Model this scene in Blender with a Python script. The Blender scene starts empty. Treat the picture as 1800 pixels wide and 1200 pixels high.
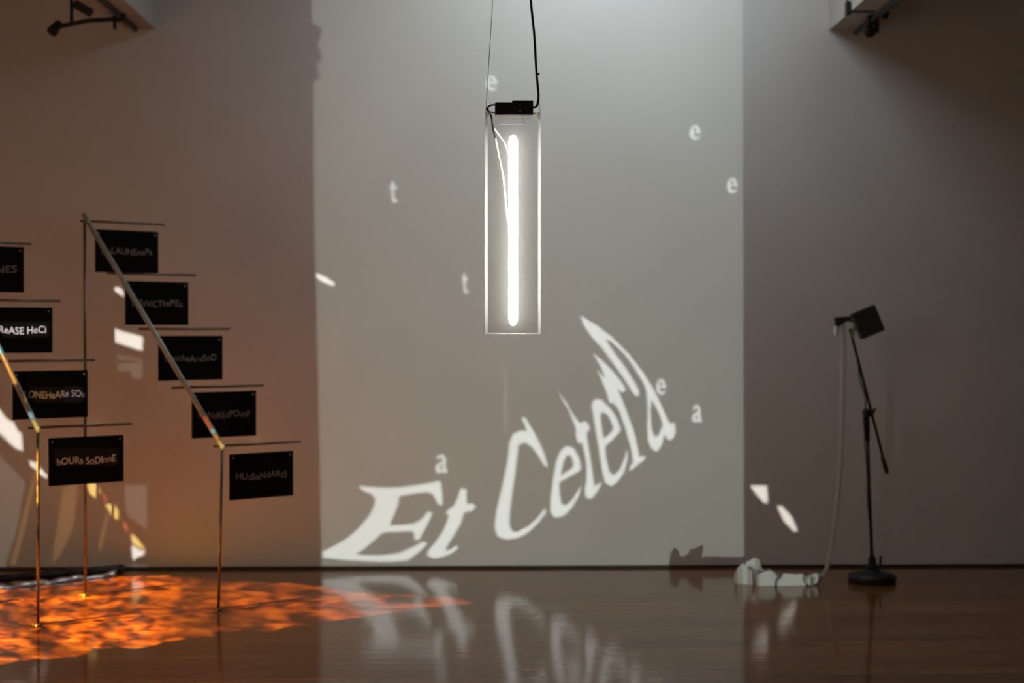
import bpy, bmesh, math, random
from mathutils import Vector, Matrix
random.seed(7)
R = math.radians
scene = bpy.context.scene
COL = scene.collection

# ------------------------------------------------------------------ camera
EYE = 1.33
WALL = 7.92
F = 2500.0
cd = bpy.data.cameras.new('camera')
cam = bpy.data.objects.new('camera', cd); COL.objects.link(cam)
cd.lens = 50.0; cd.sensor_width = 36.0; cd.clip_start = 0.05
cam.location = (0, 0, EYE)
cam.rotation_euler = (R(90 - 0.48), 0, R(-1.15))
cd.dof.use_dof = True; cd.dof.focus_distance = 5.0; cd.dof.aperture_fstop = 1.9
scene.camera = cam
CM = cam.rotation_euler.to_matrix()
CP = Vector(cam.location)

# ------------------------------------------------------------------ colour management, world
scene.view_settings.view_transform = 'Standard'
scene.view_settings.look = 'None'
scene.view_settings.exposure = 0.0
scene.view_settings.gamma = 1.0
scene.view_settings.use_curve_mapping = False
wd = bpy.data.worlds.new('world'); scene.world = wd; wd.use_nodes = True
wd.node_tree.nodes['Background'].inputs[0].default_value = (0.35, 0.40, 0.45, 1)
wd.node_tree.nodes['Background'].inputs[1].default_value = 0.05

# ------------------------------------------------------------------ big soft lights
def area_light(name, loc, target, size, energy, color):
    d = bpy.data.lights.new(name, 'AREA'); d.shape = 'RECTANGLE'
    d.size, d.size_y = size; d.energy = energy; d.color = color
    o = bpy.data.objects.new(name, d); COL.objects.link(o)
    o.location = loc
    o.rotation_euler = (Vector(target) - Vector(loc)).to_track_quat('-Z', 'Y').to_euler()
    return o
SKY_X, SKY_Y, SKY_Z = 0.65, 7.05, 3.79
area_light('skylight_daylight', (SKY_X, SKY_Y, SKY_Z), (SKY_X, SKY_Y + 0.25, 0), (1.5, 0.9), 19, (0.80, 0.92, 1.0))
area_light('front_fill', (3.4, -1.72, 0.9), (1.6, 8, 0.6), (1.8, 0.8), 8.5, (1.0, 0.76, 0.54))  # added fill light from behind the camera, no window there
area_light('side_fill', (-4.5, 4.6, 1.3), (-0.5, 7.9, 1.0), (1.6, 1.2), 27, (1.0, 0.55, 0.22))  # added warm fill for the left of the wall, no window built

# ------------------------------------------------------------------ pixel helpers (1800 x 1200 frame)
def ray(x, y):
    return CM @ Vector(((x - 900) / F, (600 - y) / F, -1.0))
def atY(x, y, Y):
    d = ray(x, y); return CP + d * ((Y - CP.y) / d.y)
def wallp(x, y):
    return atY(x, y, WALL)
def floorp(x, y):
    d = ray(x, y); return CP + d * (-CP.z / d.z)
def on_plane(x, y, o, n):
    d = ray(x, y); return CP + d * ((o - CP).dot(n) / d.dot(n))

# ------------------------------------------------------------------ materials
def mat(name, col=(.5, .5, .5), rough=.5, metal=0.0, spec=.5, **kw):
    m = bpy.data.materials.new(name); m.use_nodes = True
    b = m.node_tree.nodes['Principled BSDF']
    b.inputs['Base Color'].default_value = (*col, 1)
    b.inputs['Roughness'].default_value = rough
    b.inputs['Metallic'].default_value = metal
    b.inputs['Specular IOR Level'].default_value = spec
    for k, v in kw.items():
        b.inputs[k.replace('_', ' ')].default_value = v
    return m
def nodes(m): return m.node_tree.nodes, m.node_tree.links, m.node_tree.nodes['Principled BSDF']

def noisy(m, c1, c2, scale=4, detail=4, stretch=(1, 1, 1), bump=0.0, bscale=60, rvar=None):
    n, l, b = nodes(m)
    tc = n.new('ShaderNodeTexCoord'); mp = n.new('ShaderNodeMapping')
    mp.inputs['Scale'].default_value = stretch
    l.new(tc.outputs['Object'], mp.inputs['Vector'])
    t = n.new('ShaderNodeTexNoise'); t.inputs['Scale'].default_value = scale; t.inputs['Detail'].default_value = detail
    l.new(mp.outputs[0], t.inputs['Vector'])
    r = n.new('ShaderNodeValToRGB')
    r.color_ramp.elements[0].position = .3; r.color_ramp.elements[1].position = .7
    r.color_ramp.elements[0].color = (*c1, 1); r.color_ramp.elements[1].color = (*c2, 1)
    l.new(t.outputs['Fac'], r.inputs[0]); l.new(r.outputs[0], b.inputs['Base Color'])
    if bump:
        t2 = n.new('ShaderNodeTexNoise'); t2.inputs['Scale'].default_value = bscale; t2.inputs['Detail'].default_value = 3
        l.new(mp.outputs[0], t2.inputs['Vector'])
        bp = n.new('ShaderNodeBump'); bp.inputs['Strength'].default_value = bump; bp.inputs['Distance'].default_value = .002
        l.new(t2.outputs['Fac'], bp.inputs['Height']); l.new(bp.outputs[0], b.inputs['Normal'])
    return m

M = {}
M['wall'] = noisy(mat('painted_wall', rough=.85, spec=.2), (.68, .665, .645), (.72, .705, .685), 1.2, 5, bump=.15, bscale=220)
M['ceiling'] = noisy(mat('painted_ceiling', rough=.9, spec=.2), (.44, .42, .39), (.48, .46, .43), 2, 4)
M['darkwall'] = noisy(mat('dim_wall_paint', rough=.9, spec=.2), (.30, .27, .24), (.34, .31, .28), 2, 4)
M['base'] = noisy(mat('black_baseboard', rough=.6), (.006, .005, .005), (.012, .010, .009), 8)
M['black'] = noisy(mat('black_plastic', rough=.45), (.008, .008, .009), (.016, .015, .016), 30)
M['blackmetal'] = noisy(mat('black_powder_coat', rough=.5, metal=.2), (.010, .010, .010), (.022, .020, .019), 40)
M['sign'] = noisy(mat('black_sign_board', rough=.55, spec=.06), (.004, .0035, .0035), (.007, .006, .006), 10)
M['letter'] = noisy(mat('pale_sign_lettering', rough=.6), (.17, .13, .115), (.36, .30, .27), 25)
M['letter_bright'] = noisy(mat('white_sign_lettering', rough=.6), (.8, .76, .8), (.95, .9, .95), 25)
M['steel'] = noisy(mat('brushed_steel', rough=.42, metal=.25), (.38, .40, .37), (.50, .52, .48), 12, stretch=(1, 1, 6))
M['rod'] = noisy(mat('dark_steel_rod', rough=.3, metal=.85), (.12, .10, .08), (.20, .17, .14), 20)
M['brass'] = noisy(mat('brass_fitting', rough=.3, metal=.9), (.30, .25, .17), (.42, .36, .26), 30)
M['paper'] = noisy(mat('white_paper_tape', rough=.8, spec=.2), (.74, .74, .71), (.82, .82, .79), 14)
M['grey'] = noisy(mat('grey_metal', rough=.5, metal=.4), (.22, .22, .21), (.30, .30, .29), 20)
M['cablewhite'] = noisy(mat('white_cable_sheath', rough=.4), (.80, .80, .77), (.88, .88, .85), 30)
M['tie'] = mat('yellow_cable_tie', (.55, .50, .12), .5)
M['silver'] = noisy(mat('silver_film', rough=.25, metal=.7), (.55, .57, .62), (.75, .77, .80), 9, bump=.6, bscale=30)

# glossy wooden boards, grain along X, each board a little different
def wood():
    m = mat('varnished_floorboard', rough=.16, spec=.5)
    n, l, b = nodes(m)
    tc = n.new('ShaderNodeTexCoord'); oi = n.new('ShaderNodeObjectInfo')
    ad = n.new('ShaderNodeVectorMath'); ad.operation = 'ADD'
    l.new(tc.outputs['Object'], ad.inputs[0]); l.new(oi.outputs['Location'], ad.inputs[1])
    mp = n.new('ShaderNodeMapping'); mp.inputs['Scale'].default_value = (.9, 14, 1)
    l.new(ad.outputs[0], mp.inputs['Vector'])
    t = n.new('ShaderNodeTexNoise'); t.inputs['Scale'].default_value = 3; t.inputs['Detail'].default_value = 6
    l.new(mp.outputs[0], t.inputs['Vector'])
    r = n.new('ShaderNodeValToRGB')
    r.color_ramp.elements[0].position = .25; r.color_ramp.elements[1].position = .75
    r.color_ramp.elements[0].color = (.10, .034, .010, 1); r.color_ramp.elements[1].color = (.27, .105, .034, 1)
    l.new(t.outputs['Fac'], r.inputs[0])
    hs = n.new('ShaderNodeHueSaturation')
    mr = n.new('ShaderNodeMapRange'); mr.inputs[3].default_value = .72; mr.inputs[4].default_value = 1.3
    l.new(oi.outputs['Random'], mr.inputs[0]); l.new(mr.outputs[0], hs.inputs['Value'])
    l.new(r.outputs[0], hs.inputs['Color']); l.new(hs.outputs[0], b.inputs['Base Color'])
    mp2 = n.new('ShaderNodeMapping'); mp2.inputs['Scale'].default_value = (.5, 6, 1)
    l.new(ad.outputs[0], mp2.inputs['Vector'])
    t2 = n.new('ShaderNodeTexNoise'); t2.inputs['Scale'].default_value = 5; t2.inputs['Detail'].default_value = 3
    l.new(mp2.outputs[0], t2.inputs['Vector'])
    rr = n.new('ShaderNodeMapRange'); rr.inputs[1].default_value = .3; rr.inputs[2].default_value = .7
    rr.inputs[3].default_value = .07; rr.inputs[4].default_value = .15
    l.new(t2.outputs['Fac'], rr.inputs[0]); l.new(rr.outputs[0], b.inputs['Roughness'])
    bp = n.new('ShaderNodeBump'); bp.inputs['Strength'].default_value = .45; bp.inputs['Distance'].default_value = .0014
    l.new(t2.outputs['Fac'], bp.inputs['Height']); l.new(bp.outputs[0], b.inputs['Normal'])
    return m
M['wood'] = wood()

def clear(name, tint, gloss=.06, extra=None, milky=0.0):
    m = bpy.data.materials.new(name); m.use_nodes = True
    n, l = m.node_tree.nodes, m.node_tree.links
    n.clear()
    out = n.new('ShaderNodeOutputMaterial')
    tr = n.new('ShaderNodeBsdfTransparent'); tr.inputs[0].default_value = (*tint, 1)
    gl = n.new('ShaderNodeBsdfGlossy'); gl.inputs['Roughness'].default_value = .05
    mx = n.new('ShaderNodeMixShader')
    nz = n.new('ShaderNodeTexNoise'); nz.inputs['Scale'].default_value = 18; nz.inputs['Detail'].default_value = 6
    mr = n.new('ShaderNodeMapRange'); mr.inputs[3].default_value = gloss * .7; mr.inputs[4].default_value = gloss * 1.3
    l.new(nz.outputs['Fac'], mr.inputs[0]); l.new(mr.outputs[0], mx.inputs[0])
    l.new(tr.outputs[0], mx.inputs[1]); l.new(gl.outputs[0], mx.inputs[2])
    last = mx
    if milky:
        df = n.new('ShaderNodeBsdfDiffuse'); df.inputs[0].default_value = (.9, .9, .88, 1)
        tl = n.new('ShaderNodeBsdfTranslucent'); tl.inputs[0].default_value = (.9, .9, .88, 1)
        m2 = n.new('ShaderNodeMixShader'); m2.inputs[0].default_value = .75
        l.new(df.outputs[0], m2.inputs[1]); l.new(tl.outputs[0], m2.inputs[2])
        m3 = n.new('ShaderNodeMixShader'); m3.inputs[0].default_value = milky
        l.new(mx.outputs[0], m3.inputs[1]); l.new(m2.outputs[0], m3.inputs[2]); last = m3
    l.new(last.outputs[0], out.inputs[0])
    return m
M['tape'] = clear('thin_paper_tape', (.88, .87, .85), .02, milky=.8)
M['acrylic'] = clear('clear_acrylic', (.97, .97, .96), .02, milky=.022)
M['acrylic_edge'] = clear('frosted_acrylic_edge', (.95, .97, .95), .05, milky=.9)
def film(name, tint):
    m = bpy.data.materials.new(name); m.use_nodes = True
    n, l = m.node_tree.nodes, m.node_tree.links; n.clear()
    out = n.new('ShaderNodeOutputMaterial'); tr = n.new('ShaderNodeBsdfTransparent')
    tr.inputs[0].default_value = (*tint, 1); l.new(tr.outputs[0], out.inputs[0])
    return m
def emis(name, col, s):
    m = bpy.data.materials.new(name); m.use_nodes = True
    n, l = m.node_tree.nodes, m.node_tree.links; n.clear()
    out = n.new('ShaderNodeOutputMaterial'); e = n.new('ShaderNodeEmission')
    e.inputs[0].default_value = (*col, 1); e.inputs[1].default_value = s; l.new(e.outputs[0], out.inputs[0])
    return m
M['led'] = emis('white_led_tube', (1.0, .985, .94), 36.0)

# ------------------------------------------------------------------ mesh helpers
def obj(name, bm, m, parent=None, smooth=False):
    me = bpy.data.meshes.new(name); bm.to_mesh(me); bm.free()
    if smooth:
        for p in me.polygons: p.use_smooth = True
    me.materials.append(M[m] if isinstance(m, str) else m)
    o = bpy.data.objects.new(name, me); COL.objects.link(o)
    if parent is not None:
        o.parent = parent
        o.matrix_parent_inverse = parent.matrix_world.inverted() if False else Matrix.Translation(-Vector(parent.location))
    return o
def thing(name, label, cat, loc, group=None):
    o = bpy.data.objects.new(name, None); COL.objects.link(o); o.location = loc
    o.empty_display_size = .05
    tag(o, label, cat, group); return o
def tag(o, label, cat, group=None):
    o['label'] = label; o['category'] = cat
    if group: o['group'] = group
    return o
def struct(o, label=None):
    o['kind'] = 'structure'
    if label: o['label'] = label
    return o
def box(bm, c, s, rot=None, bevel=0):
    r = bmesh.ops.create_cube(bm, size=1)
    vs = r['verts']
    bmesh.ops.scale(bm, vec=Vector(s), verts=vs)
    if bevel:
        es = list({e for v in vs for e in v.link_edges})
        rb = bmesh.ops.bevel(bm, geom=es, offset=bevel, segments=2, affect='EDGES', profile=.5)
        vs = list({v for f in rb['faces'] for v in f.verts} | {v for v in vs if v.is_valid})
    if rot is not None: bmesh.ops.rotate(bm, cent=(0, 0, 0), matrix=rot, verts=vs)
    bmesh.ops.translate(bm, vec=Vector(c), verts=vs)
    return vs
def tube(bm, pts, r, seg=10, cap=True):
    pts = [Vector(p) for p in pts]
    rs = r if isinstance(r, (list, tuple)) else [r] * len(pts)
    rings = []
    up = None
    for i, p in enumerate(pts):
        a = pts[max(i - 1, 0)]; b = pts[min(i + 1, len(pts) - 1)]
        t = (b - a).normalized()
        if up is None:
            up = Vector((0, 0, 1)) if abs(t.z) < .9 else Vector((1, 0, 0))
        x = t.cross(up).normalized(); y = x.cross(t).normalized(); up = y
        rings.append([bm.verts.new(p + (x * math.cos(k * 2 * math.pi / seg) + y * math.sin(k * 2 * math.pi / seg)) * rs[i]) for k in range(seg)])
    for i in range(len(rings) - 1):
        for k in range(seg):
            bm.faces.new((rings[i][k], rings[i][(k + 1) % seg], rings[i + 1][(k + 1) % seg], rings[i + 1][k]))
    if cap:
        bm.faces.new(rings[0][::-1]); bm.faces.new(rings[-1])
def smoothpath(pts, n=8):
    pts = [Vector(p) for p in pts]; out = []
    for i in range(len(pts) - 1):
        p0 = pts[max(i - 1, 0)]; p1 = pts[i]; p2 = pts[i + 1]; p3 = pts[min(i + 2, len(pts) - 1)]
        for k in range(n):
            t = k / n
            out.append(.5 * ((2 * p1) + (-p0 + p2) * t + (2 * p0 - 5 * p1 + 4 * p2 - p3) * t * t + (-p0 + 3 * p1 - 3 * p2 + p3) * t ** 3))
    out.append(pts[-1]); return out
def lathe(bm, prof, c, seg=32):
    rings = []
    for r, z in prof:
        rings.append([bm.verts.new((c[0] + r * math.cos(k * 2 * math.pi / seg), c[1] + r * math.sin(k * 2 * math.pi / seg), c[2] + z)) for k in range(seg)])
    for i in range(len(rings) - 1):
        for k in range(seg):
            bm.faces.new((rings[i][k], rings[i][(k + 1) % seg], rings[i + 1][(k + 1) % seg], rings[i + 1][k]))
    bm.faces.new(rings[0][::-1]); bm.faces.new(rings[-1])
def part_tube(name, pts, r, m, parent, seg=10):
    bm = bmesh.new(); tube(bm, pts, r, seg); return obj(name, bm, m, parent, True)
def part_box(name, c, s, m, parent=None, rot=None, bevel=0):
    bm = bmesh.new(); box(bm, c, s, rot, bevel); return obj(name, bm, m, parent)

# ------------------------------------------------------------------ the room
XL, XR, YB, CEIL = -4.6, 5.6, -1.9, 3.8
PX0, PX1, PY0, PY1 = -3.7, 4.2, 4.55, WALL - .004
bm = bmesh.new()
box(bm, ((XL + XR) / 2, (YB + WALL) / 2, -.06), (XR - XL, WALL - YB, .08))           # sub-floor, top at -.02
box(bm, ((XL + XR) / 2, (YB + PY0) / 2, -.01), (XR - XL, PY0 - YB - .002, .02))
box(bm, ((XL + PX0) / 2, (PY0 + WALL) / 2, -.01), (PX0 - XL - .002, WALL - PY0, .02))
box(bm, ((XR + PX1) / 2, (PY0 + WALL) / 2, -.01), (XR - PX1 - .002, WALL - PY0, .02))
floor = struct(obj('floor', bm, 'wood'), 'glossy dark brown wooden floor in front of the white wall')
bw = .0991
rows = int(round((PY1 - PY0) / bw)); bw = (PY1 - PY0) / rows
meshes = {}
def board_mesh(L):
    if L not in meshes:
        bm = bmesh.new(); box(bm, (0, 0, -.009), (L - .0006, bw - .0006, .018), bevel=.0004)
        me = bpy.data.meshes.new('floorboard'); bm.to_mesh(me); bm.free(); me.materials.append(M['wood'])
        meshes[L] = me
    return meshes[L]
for i in range(rows):
    x = PX0 - random.choice((0, .3, .6, .9, 1.2)); y = PY0 + bw * (i + .5)
    while x < PX1:
        L = random.choice((1.5, 1.8, 2.1, 2.4))
        o = bpy.data.objects.new('floorboard', board_mesh(L)); COL.objects.link(o)
        o.parent = floor; o.location = (x + L / 2, y, 0)
        x += L
struct(part_box('wall_back', ((XL + XR) / 2, WALL + .1, CEIL / 2), (XR - XL, .2, CEIL), 'wall'), 'white painted wall that carries the projection')
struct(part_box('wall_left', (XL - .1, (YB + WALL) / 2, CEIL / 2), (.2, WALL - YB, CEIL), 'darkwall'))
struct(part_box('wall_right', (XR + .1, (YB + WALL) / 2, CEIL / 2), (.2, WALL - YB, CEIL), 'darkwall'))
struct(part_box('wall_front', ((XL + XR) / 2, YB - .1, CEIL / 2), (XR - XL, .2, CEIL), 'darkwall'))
bm = bmesh.new()                                                                       # ceiling with a skylight opening
sx0, sx1, sy0, sy1 = SKY_X - .8, SKY_X + .8, SKY_Y - .5, SKY_Y + .5
box(bm, ((XL + sx0) / 2, (YB + WALL) / 2, CEIL + .05), (sx0 - XL, WALL - YB, .1))
box(bm, ((XR + sx1) / 2, (YB + WALL) / 2, CEIL + .05), (XR - sx1, WALL - YB, .1))
box(bm, (SKY_X, (YB + sy0) / 2, CEIL + .05), (1.6, sy0 - YB, .1))
box(bm, (SKY_X, (WALL + sy1) / 2, CEIL + .05), (1.6, WALL - sy1, .1))
struct(obj('ceiling', bm, 'ceiling'))
struct(part_box('baseboard_back', ((XL + XR) / 2, WALL - .006, .007), (XR - XL, .012, .014), 'base'), 'thin black baseboard along the foot of the white wall')
# two ceiling beams running towards the viewer
bl = wallp(274, 51); br = wallp(1457, 53)
BW = .17
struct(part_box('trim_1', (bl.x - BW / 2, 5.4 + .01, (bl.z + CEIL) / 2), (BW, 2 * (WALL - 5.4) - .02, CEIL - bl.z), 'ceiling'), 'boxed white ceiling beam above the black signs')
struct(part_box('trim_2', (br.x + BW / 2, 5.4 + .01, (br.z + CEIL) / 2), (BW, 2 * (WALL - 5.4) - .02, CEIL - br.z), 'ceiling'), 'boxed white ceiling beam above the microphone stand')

# ------------------------------------------------------------------ lighting rails under the beams
def rail_lamp(name, label, x, z, ya, yb, lampY, side, head, tilt):
    t = thing(name, label, 'spotlight', (x, lampY, z), 'rail spotlights beside the ceiling beams')
    part_tube('rail', [(x, ya, z), (x, yb, z)], .016, 'blackmetal', t)
    part_tube('hanger', [(x, lampY - .25, z), (x, lampY - .25, CEIL)], .008, 'grey', t)
    bm = bmesh.new(); box(bm, (x, lampY, z), (.05, .045, .05), bevel=.006)
    box(bm, (x + side * .03, lampY, z - .03), (.016, .03, .07), bevel=.003); obj('clamp', bm, 'black', t)
    hx, hz = head
    part_tube('arm', [(x, lampY, z - .01), (x + (hx - x) * .5, lampY, z + (hz - z) * .35), (hx, lampY, hz)], .012, 'black', t)
    bm = bmesh.new()
    d = Vector(tilt).normalized(); c = Vector((hx, lampY, hz))
    tube(bm, [c - d * .04, c - d * .035, c - d * .015, c + d * .02, c + d * .04], [.012, .020, .023, .028, .030], 18)
    hd = obj('lamp_head', bm, 'black', t, True)
    bm = bmesh.new(); tube(bm, [c + d * .0405, c + d * .042], [.025, .023], 18); obj('lens', bm, 'black', hd, True)
    qx = x + (hx - x) * .78
    bm = bmesh.new(); box(bm, (qx, lampY + .03, z + .06), (.016, .02, .20), bevel=.003); box(bm, (qx + .06, lampY + .03, z + .05), (.10, .05, .045), Matrix.Rotation(.5, 3, 'Y'), bevel=.006); obj('ballast', bm, 'black', t)
    part_tube('conduit', [(x - side * .045, ya, z + .05), (x - side * .045, yb, z + .05)], .009, 'grey', t)
    return t
pl = atY(212, 30, 7.55); pr = atY(1532, 36, 7.55); hl = atY(98, 48, 7.55); hr = atY(1528, 52, 7.55)
rail_lamp('rail_spotlight', 'dark spotlight hanging from a rail above the black signs', pl.x, pl.z, 3.4, 7.86, 7.55, -1, (hl.x, hl.z), (-.35, -.5, -.7))
rail_lamp('rail_spotlight', 'dark spotlight on a rail above the microphone stand', pr.x, pr.z, 3.4, 7.86, 7.55, 1, (hr.x, hr.z), (-.1, -.8, -.5))
c = atY(1497, 15, 7.45)
t = thing('beam_clamp', 'black clamp gripping the ceiling beam beside the rail spotlight', 'clamp', c)
bm = bmesh.new(); box(bm, c + Vector((-.02, 0, .0)), (.025, .04, .07), bevel=.004); box(bm, c + Vector((.05, 0, -.012)), (.14, .035, .018), bevel=.004); obj('jaw', bm, 'black', t)
part_tube('screw', [c + Vector((-.02, 0, .03)), c + Vector((-.035, 0, .09))], .006, 'grey', t)

# ------------------------------------------------------------------ sign frames
ANG = R(36)
DIR = Vector((math.cos(ANG), math.sin(ANG), 0)); NRM = Vector((math.sin(ANG), -math.cos(ANG), 0))
def text_mesh(s, width, height, seed):
    rnd = random.Random(seed)
    cu = bpy.data.curves.new('tmp', 'FONT'); cu.body = s; cu.resolution_u = 3; cu.size = 1
    o = bpy.data.objects.new('tmp', cu); COL.objects.link(o)
    bpy.context.view_layer.update()
    me = bpy.data.meshes.new_from_object(o.evaluated_get(bpy.context.evaluated_depsgraph_get()))
    bpy.data.objects.remove(o); bpy.data.curves.remove(cu)
    xs = [v.co.x for v in me.vertices]; ys = [v.co.y for v in me.vertices]
    x0, x1, y0, y1 = min(xs), max(xs), min(ys), max(ys)
    ph = rnd.uniform(0, 6)
    for v in me.vertices:
        u = (v.co.x - x0) / (x1 - x0)
        v.co = Vector(((u - .5) * width, 0, ((v.co.y - y0) / (y1 - y0) - .5) * height + .10 * height * math.sin(u * 9 + ph)))
    return me
def hung_sign(rod_o, rod_z, pxl, pxr, pyt, pyb, text, label, group, seed, bright=False, wmul=.78, tshift=0):
    """black plate hanging in the vertical plane under its crossbar"""
    midy = (pyt + pyb) / 2
    a = on_plane(pxl, midy, rod_o, NRM); b = on_plane(pxr, midy, rod_o, NRM)
    mx = (pxl + pxr) / 2
    zt = on_plane(mx, pyt, rod_o, NRM).z; zb = on_plane(mx, pyb, rod_o, NRM).z
    W = (b - a).dot(DIR); H = zt - zb
    c = (a + b) / 2; c.z = (zt + zb) / 2
    t = thing('hanging_sign', label, 'sign', c, group)
    t.rotation_euler = (0, 0, ANG)
    def loc(o): o.parent = t; o.matrix_parent_inverse = Matrix.Identity(4); return o
    bm = bmesh.new(); box(bm, (0, 0, 0), (W, .005, H), bevel=.0008); plate = loc(obj('plate', bm, 'sign'))
    me = text_mesh(text, W * wmul, .033, seed)
    me.materials.append(M['letter_bright' if bright else 'letter'])
    for v in me.vertices: v.co += Vector((tshift, -.0031, .0))
    o = bpy.data.objects.new('lettering', me); COL.objects.link(o); loc(o)
    for s in (-1, 1):
        x = s * (W / 2 - .018)
        bm = bmesh.new(); tube(bm, [(x, -.0024, H / 2 - .018), (x, -.006, H / 2 - .018)], [.0048, .004], 12); loc(obj('rivet', bm, 'brass', None, True)).parent = plate
        bm = bmesh.new(); tube(bm, [(x, 0, H / 2 - .002), (x, 0, rod_z - c.z - .004)], .0012, 6); loc(obj('hanger', bm, 'acrylic', None, True))
    return t

def frame(name, label, top, bot, tbase, bbase, bars, group):
    """slanting rail on two thin legs, with horizontal crossbars along DIR"""
    t = thing(name, label, 'frame', Vector((bbase.x, bbase.y, 0)), group)
    ax = (bot - top).normalized()
    part_tube('rail', [top - ax * .012, bot + ax * .012], .0125, 'steel', t, 14)
    for cpt, base in ((top, tbase), (bot, bbase)):
        lg = part_tube('leg', [Vector((base.x, base.y, .006)), cpt], .0068, 'rod', t)
        bm = bmesh.new(); lathe(bm, [(.018, .0005), (.018, .006), (.008, .010), (.008, .016)], (base.x, base.y, 0), 16); obj('foot', bm, 'rod', lg, True)
        part_tube('foot_bar', [Vector((base.x, base.y, .008)) - DIR * .03, Vector((base.x, base.y, .008)) + DIR * .45], .003, 'rod', t)
    res = []
    for y_px, endx, over in bars:
        # point of the rail whose image lies on row y_px
        lo, hi = -1.0, 2.0
        for _ in range(50):
            mid = (lo + hi) / 2; p = top.lerp(bot, mid)
            v = CM.transposed() @ (p - CP); yy = 600 - F * v.y / -v.z
            if yy < y_px: lo = mid
            else: hi = mid
        p = top.lerp(bot, lo) + NRM * -.0175
        d = ray(endx, y_px); q = on_plane(endx, y_px, p, NRM)
        L = (q - p).dot(DIR)
        cb = part_tube('crossbar', [p - DIR * over, p + DIR * L], .0062, 'rod', t)
        bm = bmesh.new(); tube(bm, [p + NRM * .034, p + NRM * -.012], [.009, .009], 10); obj('joint', bm, 'steel', cb, True)
        res.append(p)
    return t, res

# right-hand frame
rb_l = floorp(150, 1048); rb_r = floorp(384, 1073)
RT = atY(149, 380, rb_l.y); RB = atY(391, 785, rb_r.y)
G1 = 'black lettered signs on the frame beside the projected panel'
fr, pts = frame('sign_frame', 'slanting steel rail on two thin legs carrying five black signs', RT, RB, rb_l, rb_r,
    [(388, 289, .03), (480, 344, .05), (578, 404, .06), (681, 463, .07), (784, 528, .035)], 'slanting sign frames')
sR = [(167, 278, 405, 479, 'HuLAUNEnePa', 'topmost black sign on the frame beside the projected panel, under the rail top'),
      (220, 331, 495, 571, 'LnSaVICThePlEa', 'second black sign from the top on the frame beside the projected panel'),
      (278, 391, 590, 668, 'HaucheAruSoD', 'middle one of five black signs on the frame beside the projected panel'),
      (337, 450, 688, 768, 'HuNdREdPOunF', 'fourth black sign from the top, behind the orange-lit rail end'),
      (403, 515, 795, 875, 'HUsBaNdARtS', 'lowest black sign on the frame beside the projected panel, above the thin leg')]
for k, (a, b, c_, d_, tx, lab) in enumerate(sR):
    hung_sign(pts[k], pts[k].z, a, b, c_, d_, tx, lab, G1, k, wmul=.80)
# left-hand frame
lb = floorp(67, 1101)
LB = atY(67, 755, lb.y)
V = RT - RB
LT = LB + Vector((V.x * .86, V.y * .9, V.z))
G2 = 'black lettered signs on the frame cut by the picture edge'
fl, ptl = frame('sign_frame', 'slanting steel rail lit yellow at the picture edge carrying black signs', LT, LB, Vector((LT.x, LT.y, 0)), lb,
    [(752, 232, .035), (635, 166, .04), (527, 106, .05), (423, 55, .05)], 'slanting sign frames')
sL = [(85, 217, 767, 850, 'hOURs SoDInnE', 'lowest black sign on the yellow-lit frame, standing nearest the floor', False, .78, 0),
      (22, 154, 651, 735, 'LONEHeARe SOu', 'black sign third from the top on the yellow-lit frame, crossed by its rail', False, .80, .02),
      (-40, 92, 540, 620, 'EnPReASE HeCi', 'black sign with bright white lettering cut by the picture edge', True, .82, 0),
      (-90, 42, 432, 513, 'MAChINES', 'topmost black sign cut by the picture edge, showing only its right end', False, .80, 0)]
for k, (a, b, c_, d_, tx, lab, br_, wm, ts) in enumerate(sL):
    hung_sign(ptl[k], ptl[k].z, a, b, c_, d_, tx, lab, G2, 20 + k, br_, wm, ts)

# things on the floor behind the frames
a = floorp(-40, 1029); b = floorp(212, 1008)
t = thing('floor_roll', 'long black roll lying on the floor against the wall behind the signs', 'roll', (a + b) / 2)
pth = []
for k in range(25):
    u = k / 24; p = a.lerp(b, u); pth.append(Vector((p.x, p.y, .026)) + Vector((0, .004 * math.sin(u * 13), 0)))
bm = bmesh.new(); tube(bm, pth, [.022 + .004 * math.sin(k * 1.7) if k < 20 else .025 for k in range(25)], 12); obj('roll_body', bm, 'black', t, True)
bm = bmesh.new(); tube(bm, [pth[-1] - Vector((.10, -.03, 0)) * 0 , pth[-1] + (b - a).normalized() * .02], [.026, .020], 12); obj('end_cap', bm, 'black', t, True)
a2 = floorp(-40, 1040); b2 = floorp(206, 1011)
bm = bmesh.new()
n_ = 40; rows_ = []
for k in range(n_ + 1):
    u = k / n_; p = a2.lerp(b2, u)
    w = .035; z = .022 + .006 * math.sin(u * 21) + .004 * math.sin(u * 47)
    rows_.append([bm.verts.new((p.x, p.y - w, .001)), bm.verts.new((p.x, p.y - w * .3, z)), bm.verts.new((p.x, p.y + w * .6, z * .9))])
for k in range(n_):
    for j in range(2): bm.faces.new((rows_[k][j], rows_[k + 1][j], rows_[k + 1][j + 1], rows_[k][j + 1]))
s = obj('silver_strip', bm, 'silver', None, True)
sm = s.modifiers.new('thickness', 'SOLIDIFY'); sm.thickness = .0008
tag(s, 'crinkled silver film strip along the black roll on the floor', 'film strip')

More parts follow.
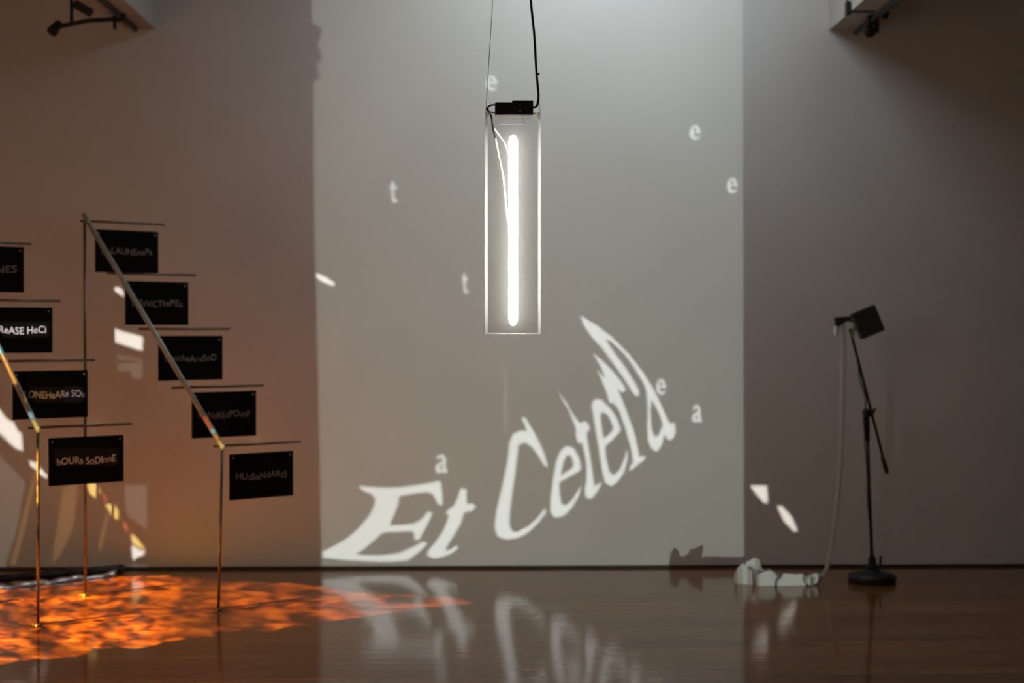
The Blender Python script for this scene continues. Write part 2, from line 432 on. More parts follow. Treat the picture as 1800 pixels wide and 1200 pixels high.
# ------------------------------------------------------------------ hanging light box
TY = 5.0
def T(x, y, dy=0.0):
    p = atY(x, y, TY); return Vector((p.x, TY + dy, p.z))
c0 = T(901, 587)
t = thing('hanging_light', 'clear acrylic box with a glowing white tube hanging on wires', 'pendant light', c0)
x0, x1 = T(852, 400).x, T(950, 400).x
z0, z1 = T(900, 587).z, T(900, 205).z
D = .07
cx, cz = (x0 + x1) / 2, (z0 + z1) / 2
H = z1 - z0; W = x1 - x0
def edged(o, axis):
    """sawn edges of a clear pane are frosted and catch the light"""
    o.data.materials.append(M['acrylic_edge'])
    for p in o.data.polygons:
        if abs(p.normal[axis]) < .5: p.material_index = 1
    return o
for s_, wd_ in ((-1, .011), (1, .009)):
    edged(part_box('side_pane', (cx + s_ * (W / 2 - wd_ / 2), TY, cz), (wd_, D, H), 'acrylic', t), 0)
part_box('front_pane', (cx, TY - D / 2 + .0015, cz), (W - .022, .003, H - .01), 'acrylic', t)
part_box('back_pane', (cx, TY + D / 2 - .0015, cz), (W - .022, .003, H - .01), 'acrylic', t)
edged(part_box('bottom_pane', (cx, TY, z0 + .002), (W - .022, D, .004), 'acrylic', t), 2)
edged(part_box('top_pane', (cx, TY, z1 - .002), (W - .022, D, .004), 'acrylic', t), 2)
# clear bracket below the driver
bk = thing  # (bracket is one part made of four bars)
bm = bmesh.new(); p = T(875, 208); q = T(920, 221)
box(bm, ((p.x + q.x) / 2, TY - D / 2 - .003, p.z), (q.x - p.x, .006, .004)); box(bm, ((p.x + q.x) / 2, TY - D / 2 - .003, q.z), (q.x - p.x, .006, .003))
box(bm, (p.x, TY - D / 2 - .003, (p.z + q.z) / 2), (.002, .006, p.z - q.z)); box(bm, (q.x, TY - D / 2 - .003, (p.z + q.z) / 2), (.002, .006, p.z - q.z))
obj('bracket', bm, 'acrylic_edge', t)
# glowing tube: rounded capsule
bm = bmesh.new(); a = T(902, 238); b = T(901, 572); r_ = .0155
prof = []
for k in range(9):
    an = k / 8 * math.pi / 2; prof.append((r_ * math.sin(an), r_ * (1 - math.cos(an)) * 1.6))
L_ = a.z - b.z
ptsz = [(max(r, .0008), z) for r, z in prof] + [(r, L_ - z) for r, z in prof[::-1] if True]
ptsz = [(max(r, .0008), z) for r, z in ptsz]
lathe(bm, ptsz, (a.x, TY - .006, b.z), 20)
tb = obj('glowing_tube', bm, 'led', t, True); tb['label'] = 'glowing white tube'
bm = bmesh.new(); p = T(895.5, 252); q = T(895.5, 300)
tube(bm, [p, q], .006, 10); obj('tube_tail', bm, 'cablewhite', t, True)
# driver box (two stepped blocks)
p = T(870, 203); q = T(937, 178)
bm = bmesh.new(); m1 = T(900, 182)
box(bm, ((p.x + q.x) / 2, TY, (p.z + T(900, 181).z) / 2), (q.x - p.x, .045, T(900, 181).z - p.z), bevel=.003)
box(bm, ((m1.x + q.x) / 2, TY, (T(900, 190).z + q.z) / 2), (q.x - m1.x, .05, q.z - T(900, 190).z), bevel=.003)
dr = obj('driver_box', bm, 'black', t); dr['label'] = 'black power supply on top of the box'
for yy in (187, 197):
    bm = bmesh.new(); c = T(914, yy, -.026); tube(bm, [c + Vector((0, .003, 0)), c], [.003, .002], 10); obj('screw', bm, 'grey', dr, True)
# wires
up1 = T(866, 0); kk = (CEIL - T(855, 195).z)
w0 = T(854, 196); w1 = T(866, 0); sl = (w1 - w0) / (w1.z - w0.z)
part_tube('hanging_wire', [T(853, 210), w0, w0 + sl * (CEIL - w0.z)], .0012, 'grey', t, 6)
top = T(930, -60)
cab = smoothpath([T(936, 189), T(941, 188), T(945, 182), T(946.5, 165), T(943, 128), T(939, 60), T(933, 0), T(929, -80), T(926, -300)], 8)
cab.append(Vector((cab[-1].x, TY, CEIL)))
pc = part_tube('power_cable', cab, .0042, 'black', t, 8)
part_tube('hanging_wire', [T(950, 225), T(949, 190), T(946, 165), T(944.5, 128)], .0011, 'grey', t, 6)
bm = bmesh.new(); box(bm, T(945, 130), (.014, .012, .006), bevel=.001); obj('cable_tie', bm, 'black', pc)
bm = bmesh.new(); box(bm, T(940, 200), (.010, .006, .006), Matrix.Rotation(.5, 3, 'Y')); obj('cable_tie', bm, 'tie', t)
part_tube('lead_wire', smoothpath([T(871, 184), T(862, 185), T(856, 191), T(859, 197), T(863, 206, -.038), T(866, 225, -.03), T(870, 243, -.02)], 6), .0030, 'black', t, 8)
part_tube('lead_wire', smoothpath([T(871, 198), T(862, 197), T(858, 194), T(858, 190)], 6), .0024, 'black', t, 8)
part_tube('lead_wire', smoothpath([T(870, 243, -.02), T(877, 275, .012), T(884, 310, .016), T(888, 345, .016), T(891, 375, .012), T(897, 402, .008)], 6), .0042, 'cablewhite', t, 8)
part_tube('lead_wire', smoothpath([T(868, 226, -.02), T(878, 238, .012), T(886, 250, .014), T(891, 264, .012), T(895, 290, .008)], 6), .0030, 'cablewhite', t, 8)
for x_ in (857, 945):
    bm = bmesh.new(); box(bm, T(x_, 208, -D / 2 - .005), (.014, .008, .020), bevel=.002); box(bm, T(x_, 203, -.012), (.010, .064, .010), bevel=.002); obj('corner_clip', bm, 'acrylic_edge', t)

# ------------------------------------------------------------------ microphone stand with the tape machine
fb = floorp(1533, 1030); SY = fb.y + .125
def S(x, y, dy=0.0):
    p = atY(x, y, SY); return Vector((p.x, SY + dy, p.z))
base = S(1533, 1026); base.z = 0
t = thing('microphone_stand', 'black boom microphone stand with a round base by the wall', 'microphone stand', base)
bm = bmesh.new(); lathe(bm, [(.112, 0), (.123, .006), (.125, .030), (.118, .042), (.075, .052), (.045, .058), (.040, .066)], base, 40); obj('round_base', bm, 'blackmetal', t, True)
bm = bmesh.new(); lathe(bm, [(.030, .06), (.026, .085), (.020, .11), (.022, .118), (.013, .14)], base, 20); obj('base_collar', bm, 'blackmetal', t, True)
part_tube('grip_lever', [base + Vector((.0, 0, .08)), base + Vector((.036, -.02, .075)), base + Vector((.040, -.02, .14))], .007, 'black', t, 8)
J = S(1524, 728)
part_tube('pole', [base + Vector((0, 0, .1)), S(1528, 860), J], [.0095, .0085, .008], 'blackmetal', t, 12)
bm = bmesh.new(); tube(bm, [S(1525, 775), S(1523, 745), S(1522, 722)], [.012, .017, .017], 14); obj('clutch', bm, 'black', t, True)
bm = bmesh.new(); tube(bm, [J + Vector((0, -.045, .01)), J + Vector((0, .02, .01))], [.021, .021], 16); bp_ = obj('boom_pivot', bm, 'black', t, True)
bm = bmesh.new(); tube(bm, [J + Vector((.014, -.05, .012)), J + Vector((.028, -.055, .035))], [.010, .008], 10); obj('wing_knob', bm, 'black', bp_, True)
bo_ = part_tube('boom', [S(1555, 826, -.035), S(1491, 578, -.035)], .0075, 'blackmetal', t, 12)
bm = bmesh.new(); tube(bm, [S(1547, 800, -.035), S(1549, 806, -.035), S(1556, 830, -.035)], [.0085, .0115, .0115], 12); obj('rubber_end', bm, 'black', bo_, True)
cabp = smoothpath([S(1497, 604, -.048), S(1504, 640, -.05), S(1508, 670, -.05), S(1517, 700, -.05), S(1516, 740, -.04), S(1518, 780, -.03), S(1523, 830, -.015), S(1524, 880, -.014), S(1528, 930, -.014), S(1529, 985, -.02)], 6)
part_tube('cable', cabp, .0035, 'black', t, 8)

mc = (S(1493, 551) + S(1543, 580)) / 2 + Vector((0, -.035, 0))
t2 = thing('tape_printer', 'small black tape printer box clamped to the boom end', 'printer', mc)
ang = math.atan2((S(1531, 535) - S(1493, 551)).z, (S(1531, 535) - S(1493, 551)).x)
rot = Matrix.Rotation(-ang, 3, 'Y')
bm = bmesh.new(); box(bm, S(1518, 566, -.075), (.127, .06, .142), rot, bevel=.004); obj('body', bm, 'black', t2)
bm = bmesh.new(); box(bm, S(1497, 577, -.055), (.014, .03, .10), Matrix.Rotation(R(-18) , 3, 'Y').inverted() @ Matrix.Identity(3), bevel=.002); obj('side_plate', bm, 'grey', t2)
bm = bmesh.new()                                                      # wedge-shaped feed arm
pf = [S(1462, 558), S(1489, 556), S(1488, 563), S(1479, 566), S(1467, 574), S(1463, 572)]
fv = [[bm.verts.new(p + Vector((0, dy, 0))) for p in pf] for dy in (-.085, -.045)]
bm.faces.new(fv[0]); bm.faces.new(fv[1][::-1])
for k in range(6): bm.faces.new((fv[0][k], fv[1][k], fv[1][(k + 1) % 6], fv[0][(k + 1) % 6]))
bmesh.ops.recalc_face_normals(bm, faces=bm.faces); obj('feed_arm', bm, 'black', t2)
bm = bmesh.new(); tube(bm, [S(1486, 562, -.065), S(1500, 566, -.065)], .010, 12); obj('axle', bm, 'grey', t2, True)

# paper tape: hanging strip, curls and folds on the floor
tp = thing('paper_tape', 'long white paper tape hanging from the printer and heaped on the floor', 'paper tape', floorp(1375, 1030))
def ribbon(name, path, normals_w, parent, th=.0006, m='paper'):
    """path points with, for each, the half-width vector"""
    bm = bmesh.new()
    vs = [(bm.verts.new(p + w), bm.verts.new(p - w)) for p, w in zip(path, normals_w)]
    for k in range(len(vs) - 1): bm.faces.new((vs[k][0], vs[k][1], vs[k + 1][1], vs[k + 1][0]))
    o = obj(name, bm, m, parent, True)
    md = o.modifiers.new('thickness', 'SOLIDIFY'); md.thickness = th; md.offset = 0
    return o
rowsP = [(1478, 563, .0), (1474, 568, -.02), (1474.5, 585, -.03), (1475, 620, -.03), (1474, 680, -.03), (1472, 760, -.03), (1468, 840, -.03), (1462, 910, -.02), (1456, 960, -.01), (1450, 992, .0), (1444, 1004, .0), (1437, 1009, -.02)]
pth = smoothpath([S(x, y, -.05 + d) for x, y, d in rowsP], 6)
ws = []
for k, p in enumerate(pth):
    u = k / (len(pth) - 1); a_ = -R(12) - u ** 1.3 * R(45)
    ws.append(Vector((math.cos(a_), math.sin(a_), 0)) * (.0195 - .009 * u))
ribbon('hanging_strip', pth, ws, tp, m='tape')
# small bright curl beside the feed arm
pth = [S(1464, 572, -.07) + Vector((-.0012 * k, -.004 * k, -.0052 * k)) for k in range(11)]
ribbon('curl', pth, [Vector((.010, .003, .0))] * 11, tp)
PY = floorp(1375, 1029).y
def G(x, y, dy=0.0):
    p = atY(x, y, PY + dy); p.z = max(p.z, .0012); return p
def fold(pts, depth, name='fold'):
    """ribbon folded along px points, extruded in depth with a slight skew"""
    path = smoothpath([G(x, y, d) for x, y, d in pts], 4)
    bm = bmesh.new(); vs = []
    for k, p in enumerate(path):
        q = p + Vector((.012 * math.sin(k), depth, .006 * math.sin(k * 1.3))); q.z = max(q.z, .001)
        vs.append((bm.verts.new(p), bm.verts.new(q)))
    for k in range(len(vs) - 1): bm.faces.new((vs[k][0], vs[k][1], vs[k + 1][1], vs[k + 1][0]))
    o = obj(name, bm, 'paper', tp); md = o.modifiers.new('thickness', 'SOLIDIFY'); md.thickness = .0008; md.offset = 0
def upright(pts, h, name='fold', lean=0.0):
    """ribbon standing on its edge"""
    bm = bmesh.new(); vs = []
    for x, y, hh in pts:
        p = floorp(x, y); p.z = .001; hh *= 1.22
        vs.append((bm.verts.new(p), bm.verts.new(p + Vector((lean * hh, .012 * hh / .05, hh)))))
    for k in range(len(vs) - 1): bm.faces.new((vs[k][0], vs[k + 1][0], vs[k + 1][1], vs[k][1]))
    o = obj(name, bm, 'paper', tp); md = o.modifiers.new('thickness', 'SOLIDIFY'); md.thickness = .0008; md.offset = 0
upright([(1291, 1024, .030), (1297, 1026, .062), (1306, 1027, .088), (1314, 1027, .075), (1322, 1028, .055), (1326, 1026, .040)], 0)
upright([(1312, 1022, .080), (1320, 1021, .086), (1328, 1021, .100), (1336, 1022, .092), (1340, 1023, .055), (1334, 1026, .045)], 0)
upright([(1329, 1029, .035), (1334, 1030, .048), (1345, 1030, .060), (1357, 1030, .062), (1362, 1029, .050), (1368, 1028, .028)], 0)
upright([(1366, 1030, .022), (1372, 1030, .030), (1376, 1030, .052), (1388, 1030, .050), (1400, 1030, .048), (1410, 1029, .048), (1416, 1029, .034)], 0, lean=.1)
upright([(1338, 1022, .05), (1352, 1020, .05), (1366, 1022, .035), (1380, 1021, .03)], 0)
# rolled end
bm = bmesh.new(); cR = floorp(1428, 1030); cR.z = .031
ringp = []
for k in range(46):
    an = k * .41; rr = .030 - .00045 * k
    ringp.append(cR + Vector((rr * math.cos(an), 0, rr * math.sin(an))))
bm.free()
ribbon('roll', [p + Vector((.012, .028, 0)) for p in ringp], [Vector((.022, .027, 0))] * 46, tp)

# ------------------------------------------------------------------ projectors: lamp behind a stencil, real apertures
def outline_mesh(name, polys):
    """fill nested 2D outlines (even-odd) into a flat mesh, coordinates in metres"""
    K = 200.0
    cu = bpy.data.curves.new('tmp', 'CURVE'); cu.dimensions = '2D'; cu.fill_mode = 'BOTH'; cu.resolution_u = 1
    for poly in polys:
        sp = cu.splines.new('POLY'); sp.points.add(len(poly) - 1); sp.use_cyclic_u = True
        for k, (x, y) in enumerate(poly): sp.points[k].co = (x * K, y * K, 0, 1)
    o = bpy.data.objects.new('tmp', cu); COL.objects.link(o); bpy.context.view_layer.update()
    me = bpy.data.meshes.new_from_object(o.evaluated_get(bpy.context.evaluated_depsgraph_get()))
    bpy.data.objects.remove(o); bpy.data.curves.remove(cu)
    for v in me.vertices: v.co = Vector((v.co.x / K, v.co.y / K, 0))
    me.name = name
    return me
class Projector:
    def __init__(self, name, label, cat, P, target, dist, energy, color, cone, radius, plate, hh=.14, blend=0.0):
        P = Vector(P); self.P = P; d = (Vector(target) - P).normalized()
        self.n = d; self.u = d.cross(Vector((0, 0, 1))).normalized(); self.v = self.u.cross(d).normalized()
        self.o = P + d * dist; self.dist = dist; self.plate = plate
        self.root = thing(name, label, cat, P)
        self.mtx = Matrix((self.u, self.v, -d)).transposed().to_4x4(); self.mtx.translation = self.o - P
        L = bpy.data.lights.new(name + '_lamp', 'SPOT'); L.energy = energy; L.color = color; L.spot_size = R(cone); L.spot_blend = blend
        L.shadow_soft_size = radius
        lo = bpy.data.objects.new(name + '_lamp', L); COL.objects.link(lo); lo.parent = self.root
        lo.rotation_euler = d.to_track_quat('-Z', 'Y').to_euler()
        rot = self.mtx.to_3x3()
        bm = bmesh.new(); box(bm, -d * .12, (.20, hh, .20), rot, bevel=.008); h = obj('housing', bm, 'black', None); h.parent = self.root
        for s in (-1, 1):
            bm = bmesh.new(); box(bm, self.u * s * (plate[0] - .012) + d * (dist / 2 - .02), (.006, min(hh, .06), dist + .05), rot)
            h = obj('slide_rail', bm, 'black', None); h.parent = self.root
        if P.z > .4:
            for a_ in (0, 2.1, 4.2):
                bm = bmesh.new(); tube(bm, [-d * .12 + Vector((0, 0, -.07)), Vector((.35 * math.cos(a_), .35 * math.sin(a_), -P.z + .006)) - d * .12 * Vector((1, 1, 0)).length], .011, 10)
                h = obj('leg', bm, 'blackmetal', None, True); h.parent = self.root
    def uv(self, T_):
        r = Vector(T_) - self.P; q = self.P + r * (self.dist / r.dot(self.n)) - self.o
        return (q.dot(self.u), q.dot(self.v))
    def add(self, name, me, m, off=0.0):
        me.materials.clear(); me.materials.append(M[m] if isinstance(m, str) else m)
        o = bpy.data.objects.new(name, me); COL.objects.link(o); o.parent = self.root
        o.matrix_local = self.mtx @ Matrix.Translation((0, 0, -off))
        return o
    def rect(self):
        w, h = self.plate; return [(-w, -h), (w, -h), (w, h), (-w, h)]

# --- letter outlines, in pixels of the wall
def crop(pts, s, ox, oy): return [(ox + x / s, oy + y / s) for x, y in pts]
c5 = lambda p: crop(p, 5.0, 550, 780)
c6 = lambda p: crop(p, 2.726, 840, 540)
LET = []   # (outer, [counters])
LET.append((c5([(400,365),(500,378),(650,385),(800,378),(950,355),(1120,325),(1135,420),(1140,530),(1110,545),(1070,470),(1045,435),(990,425),(900,435),(760,460),(740,560),(700,650),(670,715),(780,712),(890,700),(960,660),(1010,595),(1050,605),(1000,720),(930,845),(885,830),(895,790),(870,765),(750,770),(620,775),(520,860),(440,930),(375,970),(480,978),(600,978),(740,965),(850,920),(960,860),(1010,875),(920,960),(830,1025),(650,1035),(500,1030),(300,1020),(88,998),(84,948),(180,900),(300,830),(400,745),(490,640),(540,550),(550,480),(510,435),(460,425),(430,400)]), []))
LET.append((c5([(1300,390),(1350,395),(1350,530),(1400,520),(1430,545),(1410,580),(1325,605),(1300,700),(1240,800),(1165,920),(1175,940),(1230,915),(1270,890),(1275,915),(1220,960),(1130,995),(1060,1005),(1010,980),(1005,950),(1080,860),(1150,760),(1190,650),(1195,625),(1165,605),(1180,590),(1240,545),(1275,470)]), []))
LET.append((c6([(210,530),(225,525),(270,600),(310,680),(335,762),(320,760),(290,710),(260,670),(225,645),(195,660),(185,740),(170,850),(155,960),(150,1040),(165,1075),(190,1075),(240,1050),(290,1005),(320,965),(328,980),(290,1030),(240,1080),(190,1105),(130,1112),(95,1095),(80,1050),(90,970),(115,870),(140,750),(155,640),(170,605),(205,590),(235,592),(225,562)]), []))
LET.append((c6([(497,850),(485,900),(450,960),(410,1000),(370,1005),(348,980),(348,920),(360,830),(375,740),(395,690),(425,662),(460,675),(485,720),(495,765),(490,780),(440,810),(390,838),(392,900),(400,940),(420,950),(450,925),(480,880)]), [c6([(398,805),(408,745),(424,712),(440,707),(454,727),(459,760),(430,787)])]))
LET.append((c6([(385,408),(420,450),(460,520),(490,555),(515,545),(525,555),(538,580),(520,605),(535,700),(550,800),(560,860),(590,835),(592,845),(565,895),(540,920),(515,905),(513,870),(522,820),(520,740),(500,650),(480,650),(470,620),(470,580),(440,500),(410,450)]), []))
LET.append((c6([(545,465),(560,440),(590,440),(630,480),(665,530),(685,580),(680,595),(640,640),(610,665),(615,730),(630,785),(650,805),(680,780),(705,720),(715,680),(718,720),(700,790),(670,835),(640,857),(610,840),(595,780),(580,680),(560,560)]), [c6([(592,570),(586,512),(600,500),(625,520),(645,560),(650,582),(625,612),(603,630)])]))
LET.append((c6([(570,295),(600,330),(612,340),(585,275),(552,220),(600,258),(650,310),(690,360),(708,395),(695,408),(670,390),(690,440),(720,520),(750,600),(775,715),(800,712),(802,725),(730,783),(725,770),(745,745),(735,680),(710,590),(680,500),(655,460),(630,458),(615,400),(590,340)]), []))
LET.append((c6([(490,40),(560,80),(640,140),(720,220),(790,310),(840,390),(880,470),(910,540),(926,562),(940,550),(948,590),(935,630),(910,636),(896,605),(880,660),(860,690),(835,680),(815,640),(812,560),(815,480),(808,400),(795,365),(750,290),(700,220),(640,165),(612,150),(640,200),(690,265),(740,340),(772,400),(770,425),(750,420),(700,340),(650,270),(600,200),(545,140),(510,90)]), [c6([(832,440),(826,500),(832,580),(848,622),(865,615),(887,560),(865,500)])]))
SE = ([(1,.55),(.97,.3),(.75,.05),(.5,0),(.2,.1),(0,.4),(0,.65),(.2,.92),(.5,1),(.8,.93),(1,.75),(.95,.70),(.7,.82),(.45,.78),(.30,.6),(.30,.55)], [[(.31,.43),(.36,.22),(.5,.14),(.62,.22),(.68,.43)]])
ST = ([(.38,0),(.55,0),(.55,.25),(.92,.25),(.92,.36),(.55,.36),(.55,.78),(.68,.88),(.95,.80),(.92,.93),(.65,1),(.35,.93),(.25,.8),(.25,.36),(.0,.36),(.0,.28),(.22,.2)], [])
SA = ([(.1,.15),(.35,0),(.65,0),(.85,.15),(.88,.8),(1,.9),(.95,1),(.75,1),(.65,.88),(.4,1),(.15,.97),(0,.8),(.05,.58),(.3,.45),(.6,.38),(.6,.22),(.5,.12),(.35,.15),(.28,.28),(.1,.28)], [[(.6,.52),(.4,.58),(.3,.7),(.35,.83),(.5,.83),(.6,.72)]])
for g, x, y, w, h in [(g_, x_, y_, w_ * 1.12, h_ * 1.08) for g_, x_, y_, w_, h_ in ((SE,864,146,17,25),(SE,1222,233,17,24),(SE,1287,326,16,25),(ST,692,337,13,36),(ST,818,498,11,34),(SE,1162,680,15,26),(SA,1225,727,15,28),(SA,776,815,19,30))]:
    f = lambda p: [(x + (a - .5) * w, y + (b - .5) * h) for a, b in p]
    LET.append((f(g[0]), [f(q) for q in g[1]]))
SMALL0 = 8

pj = Projector('floor_projector', 'black projector on the floor that throws the panel of light', 'projector',
               (4.35, 2.15, .055), wallp(930, 520), .30, 2700, (.92, 1.0, .965), 62, .0004, (.26, .26), hh=.075)
W2 = lambda p: [pj.uv(wallp(x, y)) for x, y in p]
panel = [(566, 1040), (560, 700), (553, 400), (551, 145), (562, 138), (560, 122), (555, 116), (566, 105), (565, 90), (558, 82), (563, 66), (566, 52), (558, 44), (549, 42), (547, -60), (546, -240), (1305, -240), (1306, 400), (1308, 1040)]
holes = [W2(o) for o, _ in LET]
def graded(name, c_left, c_right):
    """film graded from the far edge to the near edge of the picture"""
    m = film(name, (1, 1, 1)); n, l = m.node_tree.nodes, m.node_tree.links
    tr = [x for x in n if x.type == 'BSDF_TRANSPARENT'][0]
    tc = n.new('ShaderNodeTexCoord'); sp = n.new('ShaderNodeSeparateXYZ'); l.new(tc.outputs['Object'], sp.inputs[0])
    mr = n.new('ShaderNodeMapRange')
    mr.inputs[1].default_value = pj.uv(wallp(556, 600))[0]; mr.inputs[2].default_value = pj.uv(wallp(1307, 600))[0]
    l.new(sp.outputs[0], mr.inputs[0])
    mx = n.new('ShaderNodeMix'); mx.data_type = 'RGBA'
    mx.inputs['A'].default_value = (*c_left, 1); mx.inputs['B'].default_value = (*c_right, 1)
    l.new(mr.outputs[0], mx.inputs['Factor']); l.new(mx.outputs['Result'], tr.inputs[0])
    return m
pj.add('stencil_plate', outline_mesh('stencil_plate', [pj.rect(), W2(panel)]), 'black')
M['grey_slide'] = graded('grey_slide_film', (.20, .205, .185), (.115, .122, .112))
pj.add('slide', outline_mesh('slide', [W2(panel)] + holes), 'grey_slide')
M['clear_slide'] = graded('clear_slide_film', (1, 1, 1), (.62, .62, .62))
M['pale_slide'] = graded('pale_slide_film', (.95, .95, .95), (.59, .59, .59))
for k, (o, cs) in enumerate(LET):
    pj.add('slide_letter', outline_mesh('slide_letter', [W2(o)] + [W2(c) for c in cs]), 'clear_slide' if k < SMALL0 else 'pale_slide')
    for c in cs:                                                       # the counters stay grey film
        pj.add('slide_counter', outline_mesh('slide_counter', [W2(c)]), 'grey_slide')

# --- reflected flecks on the wall, imitated by an added stencil lamp
fk = Projector('added_fleck_lamp', 'added stencil lamp behind the camera imitating reflected flecks of light', 'added lamp', (-1.25, -1.30, 1.40), wallp(560, 760), .30, 3900, (1.0, .95, .87), 48, .00038, (.22, .22))
Fw = lambda p: [fk.uv(wallp(x, y)) for x, y in p]
FL = {
 'white': [[(201,578),(251,592),(250,616),(203,601)], [(200,504),(214,507),(220,522),(202,512)],
           [(1319,853),(1348,853),(1350,882),(1344,884),(1330,870)], [(1366,889),(1374,889),(1392,908),(1402,933),(1396,934),(1378,916)],
           [(556,480),(575,489),(589,498),(586,502),(568,496),(556,486)],
           [(52,808),(64,815),(84,836),(82,841),(70,832),(54,818)],
           [(-30,700),(0,720),(10,735),(24,742),(30,756),(38,762),(40,792),(28,788),(10,772),(-5,756),(-30,745)]],
 'dim': [[(206,622),(250,632),(250,666),(208,660)], [(208,662),(250,668),(250,720),(210,720)], [(216,735),(258,735),(258,790),(217,790)], [(217,792),(258,792),(258,850),(219,850)], [(219,852),(258,852),(259,930),(222,905)], [(259,991),(259,999),(150,999),(170,993)],
         [(-40,770),(0,800),(44,846),(30,930),(8,998),(-40,998)], [(886,650),(891,650),(891,760),(886,760)]],
 'yellow': [[(152,850),(168,848),(176,862),(170,876),(158,868)], [(186,886),(200,886),(208,898),(207,914),(200,910),(192,898)], [(230,938),(238,942),(250,958),(256,967),(244,962),(233,954)]],
 'orange': [[(110,860),(138,850),(128,930),(100,985),(92,985)], [(186,905),(192,902),(180,960),(166,988),(164,986)], [(60,830),(66,830),(44,930),(28,992),(18,992)]],
 'red': [[(180,866),(184,869),(189,882),(185,881)], [(216,918),(221,920),(226,934),(220,930)]],
 'flare': [[(232,957),(244,965),(256,970),(248,977),(238,980),(236,987),(232,978)]],
}
allh = []
cols = {'white': (1, 1, 1), 'dim': (.075, .075, .07), 'yellow': (1, .72, .22), 'orange': (.12, .06, .022), 'red': (.7, .12, .04), 'flare': (1, 1, 1)}
for k, ps in FL.items():
    if k != 'dim':
        pass
# rail highlights: apertures aimed along stretches of the two rails
def seg_ap(p0, p1, hw):
    ax = (p1 - p0).normalized(); side = ax.cross(fk.n).normalized() * hw
    return [fk.uv(p0 + side), fk.uv(p1 + side), fk.uv(p1 - side), fk.uv(p0 - side)]
RA = [('red', .875, .925, RT, RB), ('cyan', .925, .948, RT, RB), ('orange2', .948, .975, RT, RB), ('yellow', .975, 1.01, RT, RB)]
for k, (a_, b_, kind) in enumerate([(.56, .66, 'yellow'), (.66, .70, 'cyan'), (.70, .82, 'orange2'), (.82, .93, 'yellow'), (.93, .96, 'cyan'), (.96, 1.01, 'yellow')]):
    RA.append((kind, a_, b_, LT, LB))
cols['pale'] = (.6, .58, .62); cols['gold'] = (.55, .33, .12); cols['glow'] = (.42, .24, .11); cols['cyan'] = (.35, .75, .9); cols['orange2'] = (1, .42, .08); cols['red2'] = (1, .2, .06)
AP = []
for kind, x0_, x1_, y0_, y1_, k in (('pale', 0, 86, 566, 592, 2), ('gold', 56, 110, 680, 706, 1), ('pale', 112, 146, 680, 706, 1), ('glow', 95, 208, 788, 818, 0)):
    AP.append((kind + ('' if kind != 'orange2' else ''), [fk.uv(on_plane(x, y, ptl[k], NRM)) for x, y in ((x0_, y0_), (x1_, y0_), (x1_, y1_), (x0_, y1_))]))
for k, ps in FL.items():
    for p in ps: AP.append((k, Fw(p)))
for kind, a_, b_, t_, bo in RA:
    AP.append((kind, seg_ap(t_.lerp(bo, a_ + .002), t_.lerp(bo, b_ - .002), .011)))
def seg_x(a, b, c, d):
    o = lambda p, q, r: (q[0] - p[0]) * (r[1] - p[1]) - (q[1] - p[1]) * (r[0] - p[0])
    return o(a, b, c) * o(a, b, d) < 0 and o(c, d, a) * o(c, d, b) < 0
def inside(p, poly):
    r = False
    for i in range(len(poly)):
        a, b = poly[i - 1], poly[i]
        if (a[1] > p[1]) != (b[1] > p[1]) and p[0] < (b[0] - a[0]) * (p[1] - a[1]) / (b[1] - a[1]) + a[0]: r = not r
    return r
def clash(A, B):
    return any(seg_x(A[i - 1], A[i], B[j - 1], B[j]) for i in range(len(A)) for j in range(len(B))) or inside(A[0], B) or inside(B[0], A)
PRI = ['glow', 'pale', 'gold', 'white', 'flare', 'yellow', 'red', 'orange2', 'cyan', 'orange', 'dim']
AP.sort(key=lambda e: PRI.index(e[0]))
kept = []
for e_ in AP:                                                          # two apertures may not run into each other
    if not any(clash(e_[1], f_[1]) for f_ in kept): kept.append(e_)
    else: print('APERTURE DROPPED', e_[0])
AP = kept
fk.add('stencil_plate', outline_mesh('stencil_plate', [fk.rect()] + [a for _, a in AP]), 'black')
for kind in sorted({k for k, _ in AP}):
    if kind in ('white', 'flare'): continue
    fm = film(kind + '_film', cols[kind])
    for k, a in AP:
        if k == kind: fk.add('colour_film', outline_mesh('colour_film', [a]), fm)

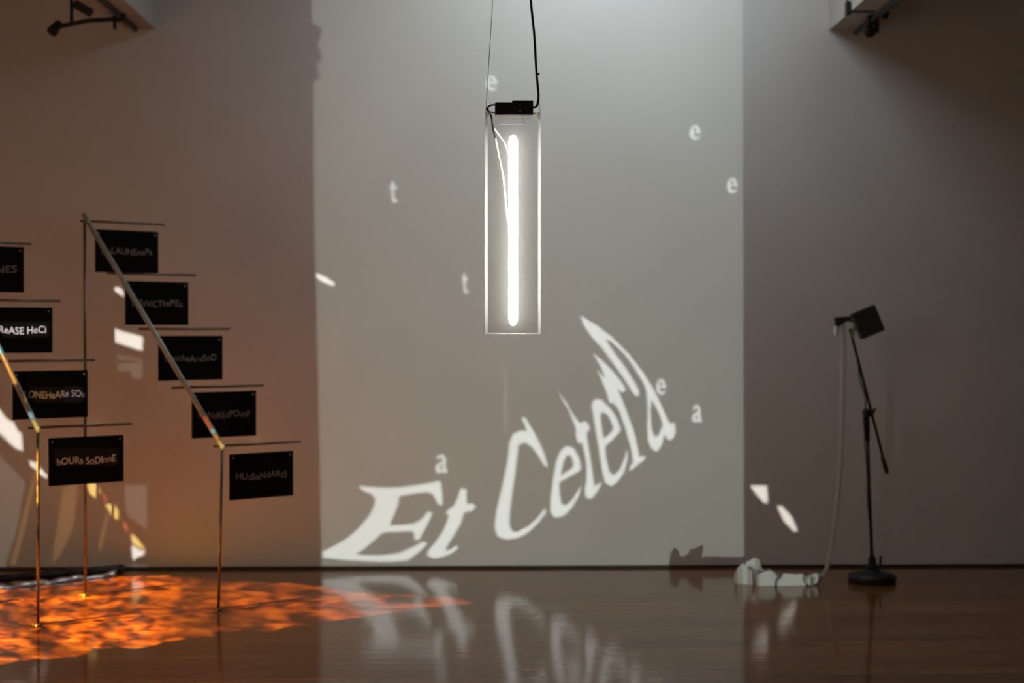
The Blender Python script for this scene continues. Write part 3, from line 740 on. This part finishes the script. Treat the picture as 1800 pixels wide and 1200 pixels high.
# --- added amber film lamp, out of view, imitating caustics over the floor
am = Projector('added_amber_lamp', 'added unseen lamp with amber film imitating orange caustics on the floor', 'added lamp', (-4.15, 5.2, 2.0), floorp(300, 1070), 0.30, 13500, (1.0, .97, .9), 95, .0008, (.42, .42))
pool = [(-120, 1180), (0, 1166), (60, 1160), (150, 1150), (165, 1140), (240, 1138), (300, 1125), (372, 1117), (375, 1110), (480, 1108), (560, 1094), (660, 1080), (830, 1059), (780, 1048), (700, 1046), (620, 1040), (520, 1026), (400, 1020), (260, 1010), (200, 1014), (60, 1032), (-120, 1050)]
rg = random.Random(3); jag = []
for k in range(len(pool)):
    (xa, ya), (xb, yb) = pool[k], pool[(k + 1) % len(pool)]
    n_ = max(1, int(math.hypot(xb - xa, yb - ya) / 14))
    for j in range(n_):
        f_ = j / n_; jag.append((xa + (xb - xa) * f_ + rg.uniform(-5, 5), ya + (yb - ya) * f_ + rg.uniform(-2.2, 2.2)))
pool = jag
am.add('stencil_plate', outline_mesh('stencil_plate', [am.rect(), [am.uv(floorp(x, y)) for x, y in pool]]), 'black')
mf = film('amber_pattern_film', (1, .4, .05))
n, l = mf.node_tree.nodes, mf.node_tree.links
tr = [x for x in n if x.type == 'BSDF_TRANSPARENT'][0]
tc = n.new('ShaderNodeTexCoord'); mp = n.new('ShaderNodeMapping'); mp.inputs['Scale'].default_value = (.5, 1.7, 1)
l.new(tc.outputs['Object'], mp.inputs[0])
nz = n.new('ShaderNodeTexNoise'); nz.inputs['Scale'].default_value = 120; nz.inputs['Detail'].default_value = 8; nz.inputs['Roughness'].default_value = .72; nz.inputs['Distortion'].default_value = .5
l.new(mp.outputs[0], nz.inputs['Vector'])
rp = n.new('ShaderNodeValToRGB'); e = rp.color_ramp.elements
e[0].position = .42; e[0].color = (.02, .008, .002, 1)
e[1].position = .70; e[1].color = (1, .85, .14, 1)
for pos, c_ in ((.47, (.16, .05, .006)), (.53, (.55, .20, .010)), (.60, (.8, .40, .02))):
    x = e.new(pos); x.color = (*c_, 1)
l.new(nz.outputs['Fac'], rp.inputs[0])
nb = n.new('ShaderNodeTexNoise'); nb.inputs['Scale'].default_value = 24; nb.inputs['Detail'].default_value = 3; nb.inputs['Distortion'].default_value = .6
l.new(mp.outputs[0], nb.inputs['Vector'])
nr = n.new('ShaderNodeMapRange'); nr.inputs[1].default_value = .40; nr.inputs[2].default_value = .62; nr.inputs[3].default_value = .22; nr.inputs[4].default_value = 1.0
l.new(nb.outputs['Fac'], nr.inputs[0])
sc_ = n.new('ShaderNodeVectorMath'); sc_.operation = 'SCALE'
l.new(rp.outputs[0], sc_.inputs[0]); l.new(nr.outputs[0], sc_.inputs['Scale']); l.new(sc_.outputs[0], tr.inputs[0])
am.add('amber_film', outline_mesh('amber_film', [[am.uv(floorp(x, y)) for x, y in pool]]), mf)
